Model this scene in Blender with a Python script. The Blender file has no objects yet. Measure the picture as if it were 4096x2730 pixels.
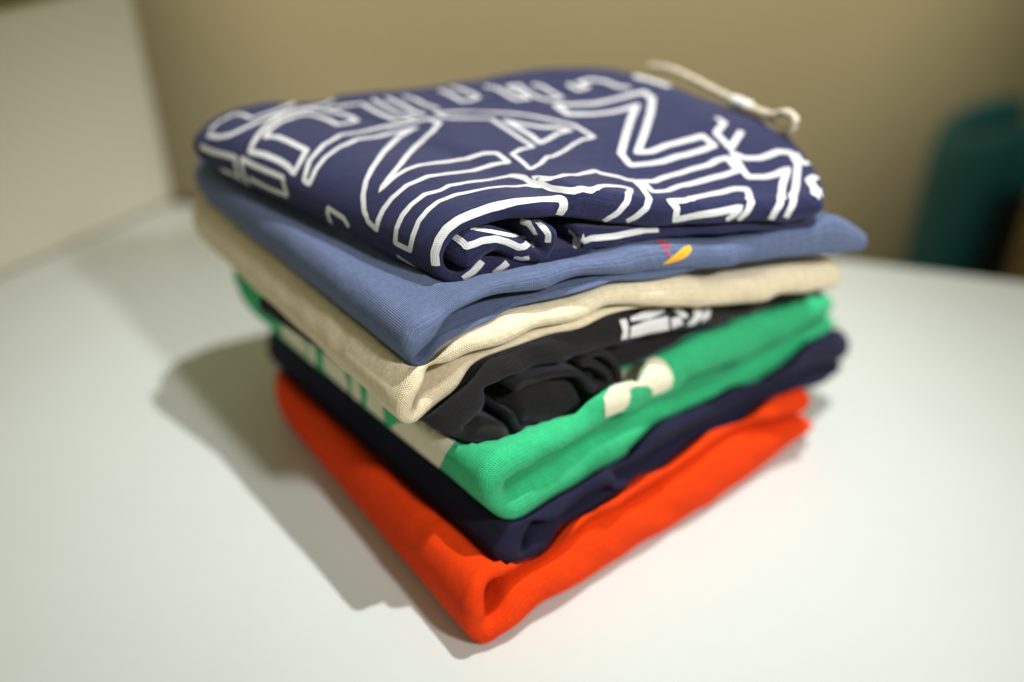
import bpy, bmesh, math, random
import numpy as np
from mathutils import Vector, Matrix

scene = bpy.context.scene
# ---------------------------------------------------------------- camera
cam_d = bpy.data.cameras.new('camera')
cam = bpy.data.objects.new('camera', cam_d)
scene.collection.objects.link(cam)
scene.camera = cam
cam.location = (0, 0, 0.51)
cam.rotation_euler = (math.radians(90-32.8), 0, 0)
cam_d.lens = 35; cam_d.sensor_width = 36
cam_d.clip_start = 0.02; cam_d.clip_end = 60
cam_d.dof.use_dof = True
cam_d.dof.focus_distance = 0.588
cam_d.dof.aperture_fstop = 1.3
cam_d.dof.aperture_blades = 0

# ---------------------------------------------------------------- light
world = bpy.data.worlds.new('World'); scene.world = world; world.use_nodes = True
bg = world.node_tree.nodes['Background']
bg.inputs[0].default_value = (0.98, 0.955, 0.62, 1); bg.inputs[1].default_value = 0.265

def lamp(name, kind, loc, target, power, color, **kw):
    d = bpy.data.lights.new(name, kind); d.energy = power; d.color = color
    for k, v in kw.items(): setattr(d, k, v)
    o = bpy.data.objects.new(name, d); scene.collection.objects.link(o)
    o.location = loc
    o.rotation_euler = (Vector(target)-Vector(loc)).to_track_quat('-Z', 'Y').to_euler()
    return o
lamp('ceiling_spot', 'SPOT', (0.45, 0.70, 2.3), (0.10, 0.52, 0.05), 190, (0.95, 0.975, 1.0),
     shadow_soft_size=0.016, spot_size=math.radians(42), spot_blend=1.0)
lamp('side_spot', 'SPOT', (0.86, -0.42, 1.28), (0.10, 0.62, 0.22), 104, (0.97, 0.98, 1.0),
     shadow_soft_size=0.07, spot_size=math.radians(32), spot_blend=1.0)
lamp('added_wall_spot', 'SPOT', (0.1, 0.6, 1.9), (0.12, 1.9, 0.74), 205, (1.0, 0.93, 0.76),  # added lamp; its cone edge stands in for a cast shadow on the wall
     shadow_soft_size=0.05, spot_size=math.radians(54), spot_blend=0.5)
scene.view_settings.view_transform = 'Standard'
scene.view_settings.look = 'None'
scene.view_settings.exposure = 0.05
scene.view_settings.gamma = 1

# ---------------------------------------------------------------- helpers
def mat(name, color, rough=.8, sheen=0, spec=.3, build=None):
    m = bpy.data.materials.new(name); m.use_nodes = True
    nt = m.node_tree; p = nt.nodes['Principled BSDF']
    p.inputs['Base Color'].default_value = (*color, 1)
    p.inputs['Roughness'].default_value = rough
    p.inputs['Specular IOR Level'].default_value = spec
    p.inputs['Sheen Weight'].default_value = sheen
    p.inputs['Sheen Roughness'].default_value = .5
    p.inputs['Sheen Tint'].default_value = (.75, .78, 1, 1)
    if build: build(nt, p)
    return m

def knit(color, color2, pitch=.0011, depth=.5, fleck=.12, rib=.42, pique=False):
    """jersey knit: columns of V stitches along the cloth's own metric coordinates"""
    def b(nt, p):
        N = nt.nodes; Lk = nt.links
        uv = N.new('ShaderNodeUVMap'); uv.uv_map = 'cloth'
        sep = N.new('ShaderNodeSeparateXYZ'); Lk.new(uv.outputs[0], sep.inputs[0])
        def M(op, a, b_=None, c=None):
            n = N.new('ShaderNodeMath'); n.operation = op
            for i, v in enumerate((a, b_, c)):
                if v is None: continue
                if isinstance(v, (int, float)): n.inputs[i].default_value = v
                else: Lk.new(v, n.inputs[i])
            return n.outputs[0]
        wob = N.new('ShaderNodeTexNoise'); wob.inputs['Scale'].default_value = 60; wob.inputs['Detail'].default_value = 3
        Lk.new(uv.outputs[0], wob.inputs['Vector'])
        wv = M('MULTIPLY', M('SUBTRACT', wob.outputs[0], .5), 3.0)
        x = M('ADD', M('MULTIPLY', sep.outputs[0], 6.2832/pitch), wv)
        y = M('ADD', M('MULTIPLY', sep.outputs[1], 6.2832/(pitch*(1.0 if pique else .8))), wv)
        if pique:
            st = M('MULTIPLY', M('SINE', x), M('SINE', y))
        else:
            st = M('SINE', M('ADD', y, M('MULTIPLY', M('ABSOLUTE', M('SINE', M('MULTIPLY', x, .5))), 2.4)))
            st = M('ADD', M('MULTIPLY', st, .6), M('MULTIPLY', M('COSINE', x), .5))
        # ribbed rows that follow the turned front edge
        edge = M('LESS_THAN', sep.outputs[1], .006)
        st = M('ADD', st, M('MULTIPLY', M('MULTIPLY', M('SINE', M('ADD', M('MULTIPLY', sep.outputs[1], 6.2832/.0017), M('MULTIPLY', wv, .3))), edge), rib))
        fz = N.new('ShaderNodeTexNoise'); fz.inputs['Scale'].default_value = 1500; fz.inputs['Detail'].default_value = 2
        Lk.new(uv.outputs[0], fz.inputs['Vector'])
        cr = N.new('ShaderNodeTexNoise'); cr.inputs['Scale'].default_value = 190; cr.inputs['Detail'].default_value = 5; cr.inputs['Roughness'].default_value = .6
        Lk.new(uv.outputs[0], cr.inputs['Vector'])
        hgt = M('ADD', M('ADD', st, M('MULTIPLY', fz.outputs[0], 1.5)), M('MULTIPLY', cr.outputs[0], 5.0))
        bp = N.new('ShaderNodeBump'); bp.inputs['Strength'].default_value = depth; bp.inputs['Distance'].default_value = .00035
        Lk.new(hgt, bp.inputs['Height']); Lk.new(bp.outputs[0], p.inputs['Normal'])
        bl = N.new('ShaderNodeTexNoise'); bl.inputs['Scale'].default_value = 900; bl.inputs['Detail'].default_value = 4
        Lk.new(uv.outputs[0], bl.inputs['Vector'])
        ml = N.new('ShaderNodeTexNoise'); ml.inputs['Scale'].default_value = 240; ml.inputs['Detail'].default_value = 6; ml.inputs['Roughness'].default_value = .7
        Lk.new(uv.outputs[0], ml.inputs['Vector'])
        f = M('ADD', M('MULTIPLY', bl.outputs[0], .55), M('ADD', M('MULTIPLY', st, .16), M('MULTIPLY', M('SUBTRACT', ml.outputs[0], .38), 1.1)))
        mx = N.new('ShaderNodeMix'); mx.data_type = 'RGBA'
        mx.inputs[6].default_value = (*color2, 1); mx.inputs[7].default_value = (*color, 1)
        Lk.new(f, mx.inputs[0]); Lk.new(mx.outputs[2], p.inputs['Base Color'])
    return b

def dk(c, k): return tuple(v*k for v in c)
def fabric(name, c, k=.55, sheen=.25, rough=.9, **kw):
    return mat(name, c, rough, sheen, .15, knit(dk(c, 1.25), dk(c, k), **kw))
NAVY = (.027, .030, .088)
M_ = {
 'navy': fabric('navy_jersey', NAVY, sheen=.13),
 'blue': fabric('blue_jersey', (.165, .215, .37), k=.6, sheen=.12, depth=.9),
 'cream': fabric('cream_pique', (.86, .73, .50), k=.72, sheen=.15, pitch=.0015, pique=True, depth=.6),
 'black': fabric('black_fleece', (.019, .016, .0145), sheen=.1, rib=.15),
 'green': fabric('green_jersey', (.036, .48, .195), k=.7, sheen=.1, rib=.12),
 'navy2': fabric('dark_navy_fleece', (.016, .016, .042), sheen=.04, rib=.1),
 'red': fabric('red_fleece', (.80, .046, .0012), k=.78, sheen=0, rib=.08),
}
def printed(name, c, rough=.6):
    return mat(name, c, rough, 0, .3, knit(dk(c, 1.04), dk(c, .86), depth=.5))
M_['white_print'] = printed('white_print_ink', (.80, .79, .79))
M_['cream_print'] = printed('cream_print_ink', (.80, .76, .56))

def link_mesh(name, verts, faces, m, parent=None, uvs=None, smooth=True):
    me = bpy.data.meshes.new(name)
    me.from_pydata([tuple(v) for v in verts], [], [tuple(int(i) for i in f) for f in faces])
    me.update()
    if uvs is not None:
        lay = me.uv_layers.new(name='cloth')
        vi = np.empty(len(me.loops), dtype=np.int32); me.loops.foreach_get('vertex_index', vi)
        lay.data.foreach_set('uv', np.asarray(uvs)[vi].astype(np.float32).ravel())
    bm = bmesh.new(); bm.from_mesh(me)
    bmesh.ops.recalc_face_normals(bm, faces=bm.faces)
    bm.to_mesh(me); bm.free()
    if smooth: me.polygons.foreach_set('use_smooth', [True]*len(me.polygons))
    me.materials.append(m)
    o = bpy.data.objects.new(name, me); scene.collection.objects.link(o)
    if parent: o.parent = parent
    return o

def tag(o, label=None, category=None, group=None, kind=None):
    for k, v in (('label', label), ('category', category), ('group', group), ('kind', kind)):
        if v: o[k] = v
    return o

def thing(name, loc, label, category, group=None):
    o = bpy.data.objects.new(name, None); scene.collection.objects.link(o)
    o.location = loc; o.empty_display_size = .03
    bpy.context.view_layer.update()
    return tag(o, label, category, group)

def adopt(o, parent):
    o.parent = parent
    o.matrix_parent_inverse = Matrix.Translation(parent.location).inverted()
    return o


def smooth_path(P, n):
    """centripetal Catmull-Rom through rows of P, resampled to n rows evenly along the path"""
    P = np.asarray(P, float)
    Q = np.vstack([2*P[0]-P[1], P, 2*P[-1]-P[-2]])
    out = []
    for i in range(1, len(Q)-2):
        p0, p1, p2, p3 = Q[i-1:i+3]
        t0 = 0; t1 = t0+max(np.linalg.norm(p1-p0), 1e-6)**.5
        t2 = t1+max(np.linalg.norm(p2-p1), 1e-6)**.5; t3 = t2+max(np.linalg.norm(p3-p2), 1e-6)**.5
        for t in np.linspace(t1, t2, 24, endpoint=(i == len(Q)-3)):
            a1 = (t1-t)/(t1-t0)*p0+(t-t0)/(t1-t0)*p1
            a2 = (t2-t)/(t2-t1)*p1+(t-t1)/(t2-t1)*p2
            a3 = (t3-t)/(t3-t2)*p2+(t-t2)/(t3-t2)*p3
            b1 = (t2-t)/(t2-t0)*a1+(t-t0)/(t2-t0)*a2
            b2 = (t3-t)/(t3-t1)*a2+(t-t1)/(t3-t1)*a3
            out.append((t2-t)/(t2-t1)*b1+(t-t1)/(t2-t1)*b2)
    out = np.array(out)
    s = np.r_[0, np.cumsum(np.linalg.norm(np.diff(out, axis=0), axis=1))]
    q = np.linspace(0, s[-1], n)
    return np.stack([np.interp(q, s, out[:, k]) for k in range(out.shape[1])], 1)

def crumple(x, y, seed, scale):
    """soft wrinkle field, roughly -1..1"""
    r = np.random.RandomState(seed); h = 0*x
    for k in range(9):
        th = r.uniform(0, np.pi); f = scale*r.uniform(.5, 2.2); p = r.uniform(0, 6.28, 3)
        w = .6*np.sin(x*f*.6*np.sin(th+1)+y*f*.6*np.cos(th+1)+p[1])
        h = h+np.sin((x*np.cos(th)+y*np.sin(th))*f+p[0]+w)/(1+.35*k)
    return h/2.6

def sheet(g, sh):
    """thick folded cloth.  g: garment frame, sh: cross-section pairs (v,z outer, v,z inner) on the front edge.
    returns grid of points (ns, R, 3), and metric uv (ns,R,2)"""
    ns, nb, nr = sh.get('ns', 150), sh.get('nb', 90), 14
    OI = smooth_path(np.array(sh['pairs'])/1e4, ns)
    O, I = OI[:, :2].copy(), OI[:, 2:].copy()
    C = (O+I)/2; W = (O-I)/2
    s = np.r_[0, np.cumsum(np.linalg.norm(np.diff(C, axis=0), axis=1))]
    t = np.minimum(s, s[-1]-s); w0 = np.linalg.norm(W, axis=1); rr = np.maximum(.5*(w0[0]+w0[-1]), .003)
    k = np.sqrt(np.clip(1-(1-np.clip(t/rr, 0, 1))**2, 0.0016, 1))
    W = W*k[:, None]
    N, R, B, L = [np.array(q, float) for q in g['quad']]
    vl = np.hypot(*(R-N)); ul = np.hypot(*(L-N))
    b0, b1 = sh.get('b0', 0), sh.get('b1', 1.0)
    tb = np.linspace(0, 1, nb)
    tb = b0+(b1-b0)*(tb**1.2)
    kb = np.array(g['zmap'], float)       # rows: b, dz(mm), height scale
    def place(v, z, b, out):              # out: extra metres beyond front (towards viewer)
        a = v/vl
        rc = g.get('corner', .06)
        bb = np.clip((b-.86)/.14, 0, 1)
        a = a+rc*(1-np.sqrt(np.maximum(0, 1-bb**2)))*np.clip(1-a*2, 0, 1)
        b2 = b-out/ul
        a = a+g.get('bow', 0)*np.sin(np.pi*np.clip(b, 0, 1)**.75)*np.clip(a, 0, 1)**2
        xy = (N[None]*((1-a)*(1-b2))[:, None]+R[None]*(a*(1-b2))[:, None]
              + L[None]*((1-a)*b2)[:, None]+B[None]*(a*b2)[:, None])
        dz = np.interp(b, kb[:, 0], kb[:, 1])/1000
        sc = np.interp(b, kb[:, 0], kb[:, 2])
        dec = g.get('decay', .45)
        zz = g['z0']+(z-g['z0'])*(1+(sc-1))+dz*(1-dec*np.clip(a, 0, 1))
        return np.c_[xy, zz]
    cols = []; us = []
    front_w = np.linalg.norm(W, axis=1)
    dep = np.minimum(front_w, sh.get('rim', .006))
    def add(pt, u): cols.append(pt); us.append(np.full(ns, u))
    one = np.ones(ns)
    for j in range(nb):                   # outer side, front to back
        add(place(O_(C, W, 1)[:, 0], O_(C, W, 1)[:, 1], one*tb[j], 0*one), tb[j]*ul)
    for q in range(1, nr):                # back rim
        ph = np.pi*q/nr; p = C+W*np.cos(ph)
        add(place(p[:, 0], p[:, 1], one*tb[-1], -dep*np.sin(ph)), tb[-1]*ul+.008*q/nr)
    for j in range(nb)[::-1]:             # inner side
        p = C-W
        add(place(p[:, 0], p[:, 1], one*tb[j], 0*one), 2*b1*ul+.01-tb[j]*ul)
    for q in range(1, nr):                # front rim
        ph = np.pi*(1-q/nr); p = C+W*np.cos(ph)
        add(place(p[:, 0], p[:, 1], one*tb[0], dep*np.sin(ph)), b0*ul-.012*(1-q/nr))
    P = np.stack(cols, 1); U = np.stack(us, 1)
    Rn = P.shape[1]
    # wrinkles, shared by both faces
    av = np.repeat(s[:, None], Rn, 1); bu = np.zeros((ns, Rn))
    tbf = np.r_[tb, np.full(nr-1, tb[-1]), tb[::-1], np.full(nr-1, tb[0])]*ul
    bu[:] = tbf[None]
    amp = sh.get('amp', .0012)
    # the front edge wanders in and out a little
    ud = (L-N)/ul
    wav = crumple(s*1.0, s*0+sh.get('seed', 1), sh.get('seed', 1)+20, 75)*sh.get('wave', .0022)
    f = wav[:, None]*np.exp(-np.maximum(bu-b0*ul, 0)/.02)
    P[:, :, 0] += ud[0]*f; P[:, :, 1] += ud[1]*f
    h = crumple(av, bu, sh.get('seed', 1), sh.get('freq', 55))*amp
    h2 = crumple(av, bu*.8, sh.get('seed', 1)+50, 170)*amp*.42
    h2 = h2+crumple(av*.35, bu*1.3, sh.get('seed', 1)+90, 330)*amp*.2
    fade = .4+.6*np.clip((bu-b0*ul)/.05, 0, 1)
    P[:, :, 2] += h*fade+h2
    P[:, :, 0] += h2*.8*g.get('side', -.7)
    # the upper layer evens out behind the front edge and bulges where the filling is thick
    if 'dome' in sh:
        ib = int(np.argmin(C[:, 0])); T = C[:, 0]/vl; idx = np.arange(ns)
        top = (idx < ib)*np.clip(C[:, 0]/.035, 0, 1)
        m = np.clip((idx-0)/1., 0, 1)*0+top
        zl, zr = np.interp(.12, T[:ib][::-1], C[:ib, 1][::-1]), np.interp(.97, T[:ib][::-1], C[:ib, 1][::-1])
        zt = zl+(zr-zl)*np.clip((T-.12)/.85, 0, 1)
        k = np.clip((bu/ul-.04)/.3, 0, 1); k = k*k*(3-2*k)
        P[:, :, 2] += (zt-C[:, 1])[:, None]*k*(top*(T > .12))[:, None]*sh.get('relax', 1)
        for (ca, cb, ra, rb, hh) in sh['dome']:
            e = np.exp(-((T[:, None]-ca)/ra)**2-((bu/ul-cb)/rb)**2)*hh/1000
            P[:, :, 2] += e*m[:, None]
    uv = np.stack([av, U], 2)
    return P, uv

def O_(C, W, k): return C+W*k

def floor_clamp(P, z):
    P[:, :, 2] = np.maximum(P[:, :, 2], z); return P

def filler(g, sh):
    """the garment's hidden inner layers, set back inside the open front of its fold"""
    OI = smooth_path(np.array(sh['pairs'])/1e4, 200); I = OI[:, 2:]
    ib = int(np.argmin(I[:, 0])); up, lo = I[:ib+1][::-1], I[ib:]
    v0, v1 = I[ib, 0]+.006, min(up[:, 0].max(), lo[:, 0].max())-.006
    v = np.linspace(v0, v1, 26)
    def f(A): o = np.argsort(A[:, 0]); return np.interp(v, A[o, 0], A[o, 1])
    zt, zb = f(up), f(lo)
    gap = np.maximum(zt-zb, .002)+.001; m = (zt+zb)/2
    pr = np.stack([v, m+gap*.5, v, m-gap*.5], 1)*1e4
    return dict(pairs=pr[::-1].tolist(), b0=sh.get('fill', .10), nb=50, ns=90, seed=sh.get('seed', 1)+7, rim=.005, amp=.0012)

def settle(stack, skip=()):
    """stack: list (top to bottom) of lists of point grids; every garment gives way to the weight above it"""
    c = .0025; x0, y0, n = -.45, .30, 360
    F = np.full((n, n), 9.)
    def cell(P):
        i = np.clip(((P[..., 0]-x0)/c).astype(int), 0, n-1); j = np.clip(((P[..., 1]-y0)/c).astype(int), 0, n-1)
        return i, j
    for gi, grids in enumerate(stack):
        if gi:
            for P in grids:
                # bilinear look-up of the field
                fx = np.clip((P[..., 0]-x0)/c-.5, 0, n-2); fy = np.clip((P[..., 1]-y0)/c-.5, 0, n-2)
                i = fx.astype(int); j = fy.astype(int); a = fx-i; b = fy-j
                z = (F[i, j]*(1-a)+F[i+1, j]*a)*(1-b)+(F[i, j+1]*(1-a)+F[i+1, j+1]*a)*b-.0007
                P[..., 2] = np.where(P[..., 2] > z, z-.04*np.minimum(P[..., 2]-z, .03), P[..., 2])
        L = np.full((n, n), 9.)
        for P in grids:
            i, j = cell(P); np.minimum.at(L, (i.ravel(), j.ravel()), P[..., 2].ravel())
        for k in range(5):                 # slope of the cloth around the load
            for ax in (0, 1):
                for s in (1, -1):
                    L = np.minimum(L, np.roll(L, s, ax)+c*(.15 if k < 1 else 1.1))
        L = np.minimum(L, .5)
        for k in range(2):
            for ax in (0, 1): L = (np.roll(L, 1, ax)+np.roll(L, -1, ax)+2*L)/4
        L = np.where(L > .45, 9., L)
        F = np.minimum(L, np.where(F < 8, F-.002, 9.))
    return stack
ORDER = ['navy', 'blue', 'cream', 'black', 'green', 'navy2', 'red']
def all_grids(DATA):
    G = {}; UV = {}
    for k in ORDER:
        for n, sh in enumerate(DATA[k]['sheets']):
            G[(k, n)], UV[(k, n)] = sheet(DATA[k], sh)
        f = filler(DATA[k], DATA[k]['sheets'][0]); n = len(DATA[k]['sheets'])
        G[(k, n)], UV[(k, n)] = sheet(DATA[k], f)
    floor_clamp(G[('red', 0)], .0006)
    settle([[G[q] for q in G if q[0] == k] for k in ORDER])
    floor_clamp(G[('red', 0)], .0006); floor_clamp(G[('red', 1)], .001)
    return G, UV

DATA = {
'red': {"quad":[[-0.022,0.4361],[0.2445,0.651],[0.0684,0.8992],[-0.198,0.6842]],"z0":0.0,"zmap":[[0,0,1],[1,0,1]],"sheets":[{"name":"body","seed":3,"wave":0.0014,"rim":0.013,"pairs":[[3258,565,3266,322],[2743,667,2760,468],[2428,656,2446,558],[2076,680,2094,564],[1695,650,1816,549],[1432,637,1445,516],[1070,664,1175,527],[844,624,905,532],[568,630,626,505],[357,603,410,486],[162,603,201,478],[42,592,80,490],[-38,556,39,449],[-99,452,29,365],[-125,288,31,260],[-100,142,35,244],[-12,6,50,231],[134,9,112,263],[470,35,237,375],[640,31,395,398],[994,-10,661,432],[1499,-24,943,476],[2120,-50,1477,439],[2306,-18,1682,493],[2682,-20,1988,514],[2848,-9,2214,533],[3065,33,2519,493],[3327,83,2858,369],[3429,149,3204,298]]}]},
'navy2': {"quad":[[-0.0064,0.4644],[0.284,0.7059],[0.0768,0.9589],[-0.2136,0.7175]],"z0":0.042,"zmap":[[0,0,1],[1,-4,1]],"sheets":[{"name":"body","seed":5,"rim":0.01,"pairs":[[3714,653,3655,401],[3322,892,3283,519],[2924,836,2922,563],[2540,792,2590,560],[2156,857,2206,578],[1800,886,1838,628],[1519,897,1548,670],[1280,929,1381,682],[1152,855,1171,653],[856,759,863,643],[855,773,966,619],[564,765,668,604],[287,757,382,600],[108,770,220,668],[21,759,198,635],[-22,686,154,578],[-66,612,131,508],[-94,527,127,492],[2,414,141,478],[155,369,199,541],[312,361,337,543],[481,437,478,529],[726,427,672,526],[1030,468,920,548],[1038,488,866,603],[1184,506,1071,596],[1473,459,1370,592],[1684,487,1615,582],[1976,500,1905,575],[2353,457,2239,532],[2604,492,2566,551],[3302,340,3138,530],[3561,312,3413,468],[3739,376,3622,409]]}]},
'green': {"quad":[[-0.0035,0.4742],[0.2671,0.7149],[0.0448,0.9811],[-0.2258,0.7405]],"z0":0.07,"zmap":[[0,0,1],[1,-2,1]],"sheets":[{"name":"body","seed":8,"rim":0.01,"pairs":[[3557,994,3575,868],[3239,1078,3322,784],[2669,1165,2933,814],[2227,1259,2476,857],[1796,1298,2043,938],[1441,1303,1720,987],[1277,1336,1578,964],[1065,1355,1349,991],[911,1375,1042,1023],[715,1335,988,1045],[574,1277,732,1049],[340,1285,439,1071],[160,1287,253,1076],[11,1307,117,1064],[-100,1301,59,1084],[-185,1249,28,1071],[-228,1173,-29,1078],[-222,1061,-50,1012],[-174,903,-30,979],[-36,725,-17,965],[73,681,28,976],[260,678,163,969],[453,666,348,962],[756,652,540,964],[1073,667,786,995],[1070,703,838,983],[1326,787,1048,957],[1630,749,1318,969],[1873,737,1610,902],[2257,702,2041,842],[2476,599,2275,812],[2682,596,2495,831],[2961,614,2775,798],[3247,645,2985,808],[3706,708,3470,817]]}]},
'black': {"quad":[[-0.0219,0.4974],[0.2437,0.675],[0.0802,0.8501],[-0.1855,0.6724]],"z0":0.112,"zmap":[[0,0,1],[1,-2,0.8]],"sheets":[{"name":"body","seed":11,"b1":0.82,"rim":0.009,"amp":0.002,"pairs":[[3189,1227,3168,1184],[2554,1370,2569,1294],[2164,1434,2210,1319],[1924,1507,1949,1338],[1499,1648,1523,1429],[1123,1698,1115,1490],[1046,1711,1171,1478],[681,1778,846,1515],[387,1815,588,1541],[106,1786,341,1566],[-40,1748,150,1571],[-123,1686,24,1573],[-205,1625,36,1491],[-279,1561,6,1395],[-327,1485,-42,1356],[-322,1396,-107,1334],[-228,1292,-89,1326],[-93,1182,-23,1358],[48,1099,99,1292],[174,1079,185,1199],[224,1099,219,1143]]},{"name":"shell","seed":12,"b0":-0.02,"b1":0.5,"nb":40,"ns":170,"rim":0.003,"amp":0.001,"wave":0.001,"pairs":[[232,1312,179,1294],[256,1240,203,1220],[284,1175,237,1145],[330,1124,293,1081],[388,1085,362,1035],[455,1060,439,1006],[527,1043,517,988],[601,1033,595,977],[675,1028,674,972],[750,1029,753,973],[823,1037,832,982],[896,1053,910,998],[964,1074,988,1024],[1019,1110,1060,1073],[1048,1167,1102,1150],[1057,1234,1113,1236],[1044,1301,1097,1318],[1015,1365,1062,1394],[970,1419,1010,1459],[916,1463,944,1511],[854,1489,865,1543],[792,1491,774,1544],[780,1496,734,1465],[841,1476,814,1427],[908,1428,872,1385],[967,1373,925,1335],[1018,1304,967,1281],[1029,1209,980,1236],[938,1165,934,1221],[848,1190,879,1237],[790,1257,838,1287],[758,1327,806,1356],[717,1379,753,1422],[657,1411,678,1463],[587,1431,601,1486],[513,1447,524,1502],[439,1460,447,1515],[365,1469,368,1525],[294,1468,287,1524],[222,1450,209,1505]]},{"name":"lobe","seed":19,"b0":0.045,"b1":0.5,"nb":40,"rim":0.018,"amp":0.005,"freq":110,"wave":0.001,"pairs":[[201,1365,220,1276],[273,1465,294,1142],[400,1484,436,1050],[550,1451,604,999],[697,1359,753,1000],[796,1238,860,1031]]},{"name":"lower","seed":13,"b0":0.03,"nb":40,"pairs":[[2217,1281,2267,1228],[1870,1331,1854,1254],[1529,1370,1546,1214],[1109,1409,1122,1235],[874,1430,944,1224],[813,1115,930,958],[293,1225,344,1079]]}]},
'cream': {"quad":[[-0.0645,0.4825],[0.2473,0.6456],[0.0463,0.9048],[-0.2654,0.7418]],"z0":0.14,"zmap":[[0,0,1],[1,4,1]],"sheets":[{"name":"body","seed":14,"rim":0.009,"pairs":[[3400,1657,3396,1444],[3126,1720,3106,1503],[2618,1776,2718,1545],[2259,1809,2409,1579],[1964,1912,2107,1651],[1688,1958,1704,1767],[1372,1990,1380,1856],[1021,1960,1117,1822],[753,1971,843,1830],[495,1963,622,1807],[327,1940,389,1795],[225,1890,270,1767],[123,1813,162,1759],[21,1735,107,1670],[-42,1645,54,1604],[-69,1551,26,1528],[-62,1463,22,1491],[0,1400,32,1489],[103,1434,93,1562],[260,1525,179,1609],[340,1595,283,1670],[446,1693,404,1725],[665,1743,621,1770],[1119,1755,1025,1820],[1490,1764,1488,1801],[1705,1753,1727,1758],[2168,1621,2167,1630]]}]},
'blue': {"quad":[[-0.0596,0.4935],[0.2544,0.6321],[0.09,0.79],[-0.2546,0.7355]],"z0":0.175,"zmap":[[0,0,1],[1,4,1]],"sheets":[{"name":"body","seed":15,"rim":0.008,"relax":0,"dome":[[0.5,0.5,0.45,0.42,-15]],"pairs":[[3385,1940,3372,1808],[3024,2167,3016,1863],[2540,2136,2574,1938],[2136,2156,2227,1974],[1871,2210,1892,2021],[1556,2251,1635,2059],[1256,2243,1324,2109],[908,2248,969,2140],[824,2238,843,2111],[508,2213,507,2127],[345,2182,278,2102],[231,2126,196,2043],[87,2092,94,1909],[-17,2061,19,1856],[-70,1960,-23,1822],[-62,1832,-23,1799],[20,1741,39,1778],[87,1765,106,1842],[147,1831,174,1915],[255,1903,339,1963],[463,1941,505,1989],[673,1998,716,2033],[932,2009,1018,2062],[1148,2040,1289,2081],[1641,1983,1636,2040],[2298,1946,2297,1952]]}]},
'navy': {"quad":[[-0.0399,0.5291],[0.2117,0.6079],[0.0905,0.7887],[-0.2369,0.7104]],"z0":0.212,"zmap":[[0,0,1],[1,5,0.8]],"sheets":[{"name":"body","seed":16,"rim":0.008,"dome":[[1.0,1.05,0.5,0.6,30],[0.85,0.4,0.35,0.3,8]],"pairs":[[2576,2336,2576,2200],[2320,2347,2352,2158],[2069,2358,2093,2196],[1698,2409,1717,2245],[1338,2494,1354,2298],[992,2586,1004,2367],[770,2638,755,2444],[720,2596,708,2459],[439,2610,560,2476],[281,2599,359,2483],[86,2560,201,2475],[-33,2486,82,2457],[-91,2403,19,2424],[-110,2313,-27,2342],[-99,2224,-30,2257],[-16,2127,18,2188],[72,2112,66,2180],[194,2123,163,2226],[357,2141,317,2245],[648,2157,646,2246],[944,2200,857,2249],[818,2206,813,2348],[1362,2207,1356,2280],[1848,2170,1842,2214],[2556,2102,2551,2128]]},{"name":"curl","seed":17,"rim":0.008,"amp":0.002,"b0":-0.015,"b1":0.45,"nb":40,"pairs":[[10,2396,5,2242],[74,2450,84,2230],[200,2460,253,2299],[359,2420,407,2213],[464,2344,522,2181],[530,2273,606,2195],[571,2267,642,2238],[546,2332,662,2297],[504,2398,660,2375],[463,2473,642,2447]]}],"bow":0.14}}
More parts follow.
